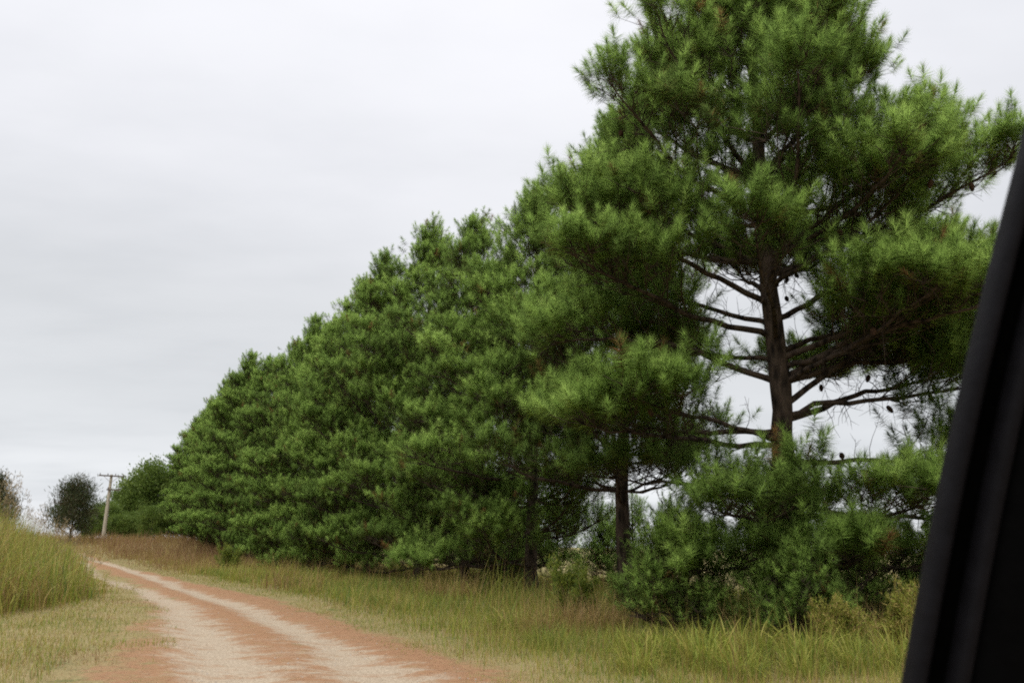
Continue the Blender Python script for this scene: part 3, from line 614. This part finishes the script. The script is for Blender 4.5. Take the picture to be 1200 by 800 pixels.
# reddish weeds at the far bend
x, y, D = scatter(26000, 50, 112, .6, -40, -12); u, v = xy2uv(x, y)
keep = (v > road_r(u) - (u > 62) * 30) & (v < 15) & (x < -14); x, y, D, u, v = [a[keep] for a in (x, y, D, u, v)]
h = (.45 + .8 * fbm(x, y, 5, 2.)) * rng.uniform(.5, 1.2, len(x)) * (.6 + .5 * sstep(58, 85, D)) * sstep(road_r(u) + .2, road_r(u) + 3.5, v + (u > 62) * 12)
P4 = blades(base_of(x, y), h, np.full(len(x), .03) * rng.uniform(.5, 1.4, len(x)), rng.random(len(x)) * TAU, rng.uniform(.1, .9, len(x)), rng.uniform(0.0, .34, len(x)) + .2 * (fbm(x, y, 4, 1) - .4), 3)
blade_object('dry_weeds', [P4], M_grass, 'reddish brown dry weeds at the far bend below the utility pole', 'weeds')

# leaning dry and yellow grass tussocks: separate plants one can count
def tussock(seed, n, hh_, wdt, lean, t0, t1, spread):
    global rng
    keep_ = rng; rng = np.random.default_rng(seed)
    a = rng.random(n) * TAU; rad = spread * np.sqrt(rng.random(n)) * .55
    B = np.stack([np.cos(a) * rad, np.sin(a) * rad, np.full(n, -.03)], -1)
    Pp = blades(B, hh_ * rng.uniform(.45, 1.15, n), wdt * rng.uniform(.6, 1.3, n), a + rng.normal(0, .7, n), rng.uniform(*lean, n), rng.uniform(t0, t1, n), 5)
    rng = keep_
    return mesh('tussock', Pp[0], [Pp[1], Pp[2]], M_grass, False, dict(tint=np.clip(Pp[3], 0, 1)))
TY = [tussock(70 + i, 110 + 30 * i, .72 + .1 * i, .038, (.3, 1.7), .4, .78, .8) for i in range(3)]
TD = tussock(80, 520, .95, .013, (.3, 1.7), .1, .36, 1.4)
TG = tussock(81, 260, .6, .010, (.2, 1.2), .45, 1., .5)
k = 0
front = [(2.0, 12.4, .85), (2.7, 12.0, 1.0), (3.4, 12.5, .9), (3.1, 13.3, .8), (2.4, 13.3, .8), (4.1, 12.0, .85), (3.8, 11.3, .7), (4.6, 11.4, .75), (5.2, 11.6, .8), (4.9, 12.6, .7), (1.7, 11.6, .6), (3.0, 11.2, .7), (5.7, 12.4, .8), (1.9, 13.8, .7)]
for (x_, y_, s_) in front:
    o = link('grass_tussock', TY[k % 3], None, (x_, y_, float(gz(x_, y_)))); k += 1
    o.rotation_euler = (0, 0, rng.random() * 6); o.scale = (s_ * .9, s_ * .9, s_ * .95)
    tag(o, 'yellow green grass tussock with arching blades at the bottom right', 'grass tussock', 'yellow tussocks at the bottom right')
for (x_, y_, s_, lab) in [(.9, 15.9, .9, 'straw coloured dry tussock in the gap left of the young pines'), (1.7, 16.4, 1.0, 'larger straw coloured tussock right behind the first dry one'),
                         (6.0, 14.6, 1.0, 'tall dry tussock near the door frame, behind the yellowish bush'), (-1.6, 24.2, 1.0, 'dry brown tussock at the edge of the shade below the fourth pine')]:
    o = link('dry_tussock', TD, None, (x_, y_, float(gz(x_, y_)))); o.rotation_euler = (0, 0, rng.random() * 6); o.scale = (s_,) * 3
    tag(o, lab, 'dry grass tussock')
for i in range(34):
    u_ = rng.uniform(10, 46); v_ = road_r(u_) + rng.uniform(1.8, 5.5); p = uv2xy(u_, v_)
    s_ = rng.uniform(.6, 1.15); o = link('grass_tussock', TG if i % 3 else TY[i % 3], None, (p[0], p[1], float(gz(p[0], p[1])))); o.rotation_euler = (0, 0, rng.random() * 6); o.scale = (s_, s_, s_ * .8)
    tag(o, 'low grass tussock on the right verge between the track and the pines', 'grass tussock', 'low tussocks along the right verge')

# fine yellowish bushes by the car door
def bush(seed, H, rad, n, mat, size, stops=(.3, .9)):
    r = np.random.default_rng(seed); wood = Tubes(); P = []; T = []; Dn = []
    for i in range(n):
        az = r.random() * TAU; e = r.uniform(.5, 1.5); Pth = curve_path([r.normal(0, rad * .15), r.normal(0, rad * .15), -.03], az, e, e + .1, H * r.uniform(.6, 1.05), 6, r, .12)
        Pth[:, :2] *= rad / H; wood.add(Pth, np.linspace(.008, .003, 7), 3)
        for j in range(22):
            q, d = at_path(Pth, r.uniform(.25, 1)); m = 14; o_ = r.normal(0, .05, (m, 3)); dd_ = unit(d + r.normal(0, .8, (m, 3)))
            P.append(q + o_); Dn.append(dd_); T.append(r.uniform(*stops, m))
    P = np.concatenate(P); T = np.concatenate(T); Dn = np.concatenate(Dn); sd = unit(np.cross(Dn, r.normal(size=Dn.shape))) * size * .12
    V = np.stack([P - sd, P + sd, P + Dn * size], 1).reshape(-1, 3)
    return wood.mesh('bush_stems', M_bark2), mesh('bush_leaves', V, [np.arange(len(V)).reshape(-1, 3)], mat, False, dict(tint=np.repeat(T, 3)))
BU = bush(91, 1.1, .8, 46, M_grass, .07, (.25, .75)); BG = bush(92, 1.5, 1.0, 30, M_grass, .10, (.55, .98))
for (b, x_, y_, s_, lab) in [(BU, 5.0, 13.2, .8, 'fine leaved yellowish bush in front of the young pines'), (BU, 6.3, 13.6, 1.0, 'larger fine leaved yellowish bush beside the car door frame'),
                  (BG, -15.4, 47.0, 1.0, 'grey green open shrub on the verge before the far pines'),
                         (BG, 1.3, 18.0, .9, 'low green shrub under the second pine, behind the straw tussocks')]:
    t = empty('shrub', (x_, y_, float(gz(x_, y_))), rng.random() * 6); t.scale = (s_,) * 3; tag(t, lab, 'shrub')
    link('stems', b[0], t); link('foliage', b[1], t)

# pine straw lying on the track and verges
x, y, D = scatter(230000, 8.3, 48, 1.7); u, v = xy2uv(x, y)
lf = litter_fac(u, v); sf = sand_fac(u, v); pn = fbm(x, y, .8, 21.)
keep = rng.random(len(x)) < np.clip(lf * (1 - .9 * sf) * 1.1 + .02 + (pn - .62) * .8 * lf, 0, 1); x, y, v, u, D = x[keep], y[keep], v[keep], u[keep], D[keep]
n = len(x); a = rng.random(n) * TAU; ln = rng.uniform(.08, .17, n)
b = np.stack([x, y, gz(x, y) + .022 + rng.random(n) * .012], -1); dv = np.stack([np.cos(a) * ln, np.sin(a) * ln, rng.normal(0, .008, n)], -1)
sd = np.stack([-np.sin(a), np.cos(a), np.zeros(n)], -1) * (.0016 * (D / 10) ** .8)[:, None]
V = np.stack([b - sd, b + sd, b + dv], 1).reshape(-1, 3)
tag(link('pine_straw', mesh('pine_straw', V, [np.arange(len(V)).reshape(-1, 3)], M_straw, False, dict(tint=np.repeat(rng.random(n), 3)))),
    'rust coloured fallen pine needles strewn over the track edges and centre', 'pine straw', kind='stuff')
# pebbles and cones on the track
x, y, D = scatter(2600, 8.5, 40, 1.5); u, v = xy2uv(x, y); keep = np.abs(road_fac(u, v)[0]) < 1.1; x, y = x[keep], y[keep]; n = len(x)
oct_ = np.array([[1, 0, 0], [0, 1, 0], [-1, 0, 0], [0, -1, 0], [0, 0, .7], [0, 0, -.5]]); of = np.array([[0, 1, 4], [1, 2, 4], [2, 3, 4], [3, 0, 4], [1, 0, 5], [2, 1, 5], [3, 2, 5], [0, 3, 5]])
s = rng.uniform(.006, .02, n)[:, None, None] * rng.uniform(.6, 1.4, (n, 6, 3)); V = (oct_[None] * s + base_of(x, y)[:, None] + [0, 0, .026]).reshape(-1, 3)
F = (of[None] + (np.arange(n) * 6)[:, None, None]).reshape(-1, 3)
tag(link('gravel', mesh('gravel', V, [F], simple('stone', (.36, .31, .26), .9)), None), 'small loose stones scattered on the sandy track', 'gravel', kind='stuff')
# two dead pine cones / clods on the track
for (x_, y_, s_, lab) in [(-8.9, 24.8, 2.2, 'dark fallen pine cone lying on the track further away'), (-2.45, 12.7, 1.7, 'dark fallen pine cone lying on the near part of the track')]:
    pass

# ------------------------------------------------------------------ car door frame at the right edge (close, out of focus)
M_trim = simple('shaded_black_plastic_trim', (.002, .002, .0022), .8, .02, 0, 60.0)  # black trim, base darkened further to stand in for the unbuilt cabin's shade
M_seal = simple('rubber_seal', (.0055, .0052, .0068), .7, .08, 0, 50.0)
M_gap = simple('black_felt', (.0015, .0015, .0015), .95, .0, 0, 80.0)
def campt(px_, py_, dep): return np.array([0, 0, EYE]) + FW * dep + RT * (px_ - 600) / 968 * dep + UP * (400 - py_) / 968 * dep
def strip_profile(prof, dep0=.62):
    """sweep a cross-section (across, away) in metres along the leaning frame line"""
    ys = np.linspace(-260, 1250, 25)
    rows = []
    for yy in ys:
        xe = 1067 + (800 - yy) * (141 / 640) - 9 * math.sin(math.pi * np.clip((yy - 170) / 630, -.5, 1.5)) * .9
        p0 = campt(xe, yy, dep0); across = unit(np.array([1, -.12, 0])); away = unit(np.array([.12, 1, 0]))
        rows.append([p0 + across * a + away * b for a, b in prof])
    rows = np.array(rows); m, k_ = rows.shape[:2]; idx = np.arange(m * k_).reshape(m, k_)
    j = np.arange(k_); j2 = (j + 1) % k_
    F = np.stack([idx[:-1][:, j], idx[:-1][:, j2], idx[1:][:, j2], idx[1:][:, j]], -1).reshape(-1, 4)
    caps = [idx[0][::-1][None], idx[-1][None]]
    return rows.reshape(-1, 3), [F] + caps
def rounded(a0, a1, b0, b1, n=5, rr=.45):
    w_, d_ = (a1 - a0) / 2, (b1 - b0) / 2; c = ((a0 + a1) / 2, (b0 + b1) / 2); pts = []
    for i in range(20):
        t = TAU * i / 20; ct, st = math.cos(t), math.sin(t)
        pts.append((c[0] + w_ * math.copysign(abs(ct) ** rr, ct), c[1] + d_ * math.copysign(abs(st) ** rr, st)))
    return pts
door = empty('car_door', tuple(campt(1150, 900, .62) * [1, 1, 0] + [0, 0, .5])); tag(door, 'black car door frame leaning across the right edge, close and out of focus', 'car door')
inv_ = np.array(door.location)
for nm, prof, m in (('window_seal', rounded(0, .0135, -.006, .030, rr=.9), M_seal), ('window_channel', rounded(.0115, .034, .006, .040), M_gap),
                    ('inner_seal', rounded(.026, .040, -.014, .02, rr=.8), M_seal), ('pillar_trim', rounded(.036, .19, -.016, .06, rr=.35), M_trim)):
    V, F = strip_profile(prof); link(nm, mesh(nm, V - inv_, F, m, True), door)
print('scene built; meshes', len(bpy.data.meshes))
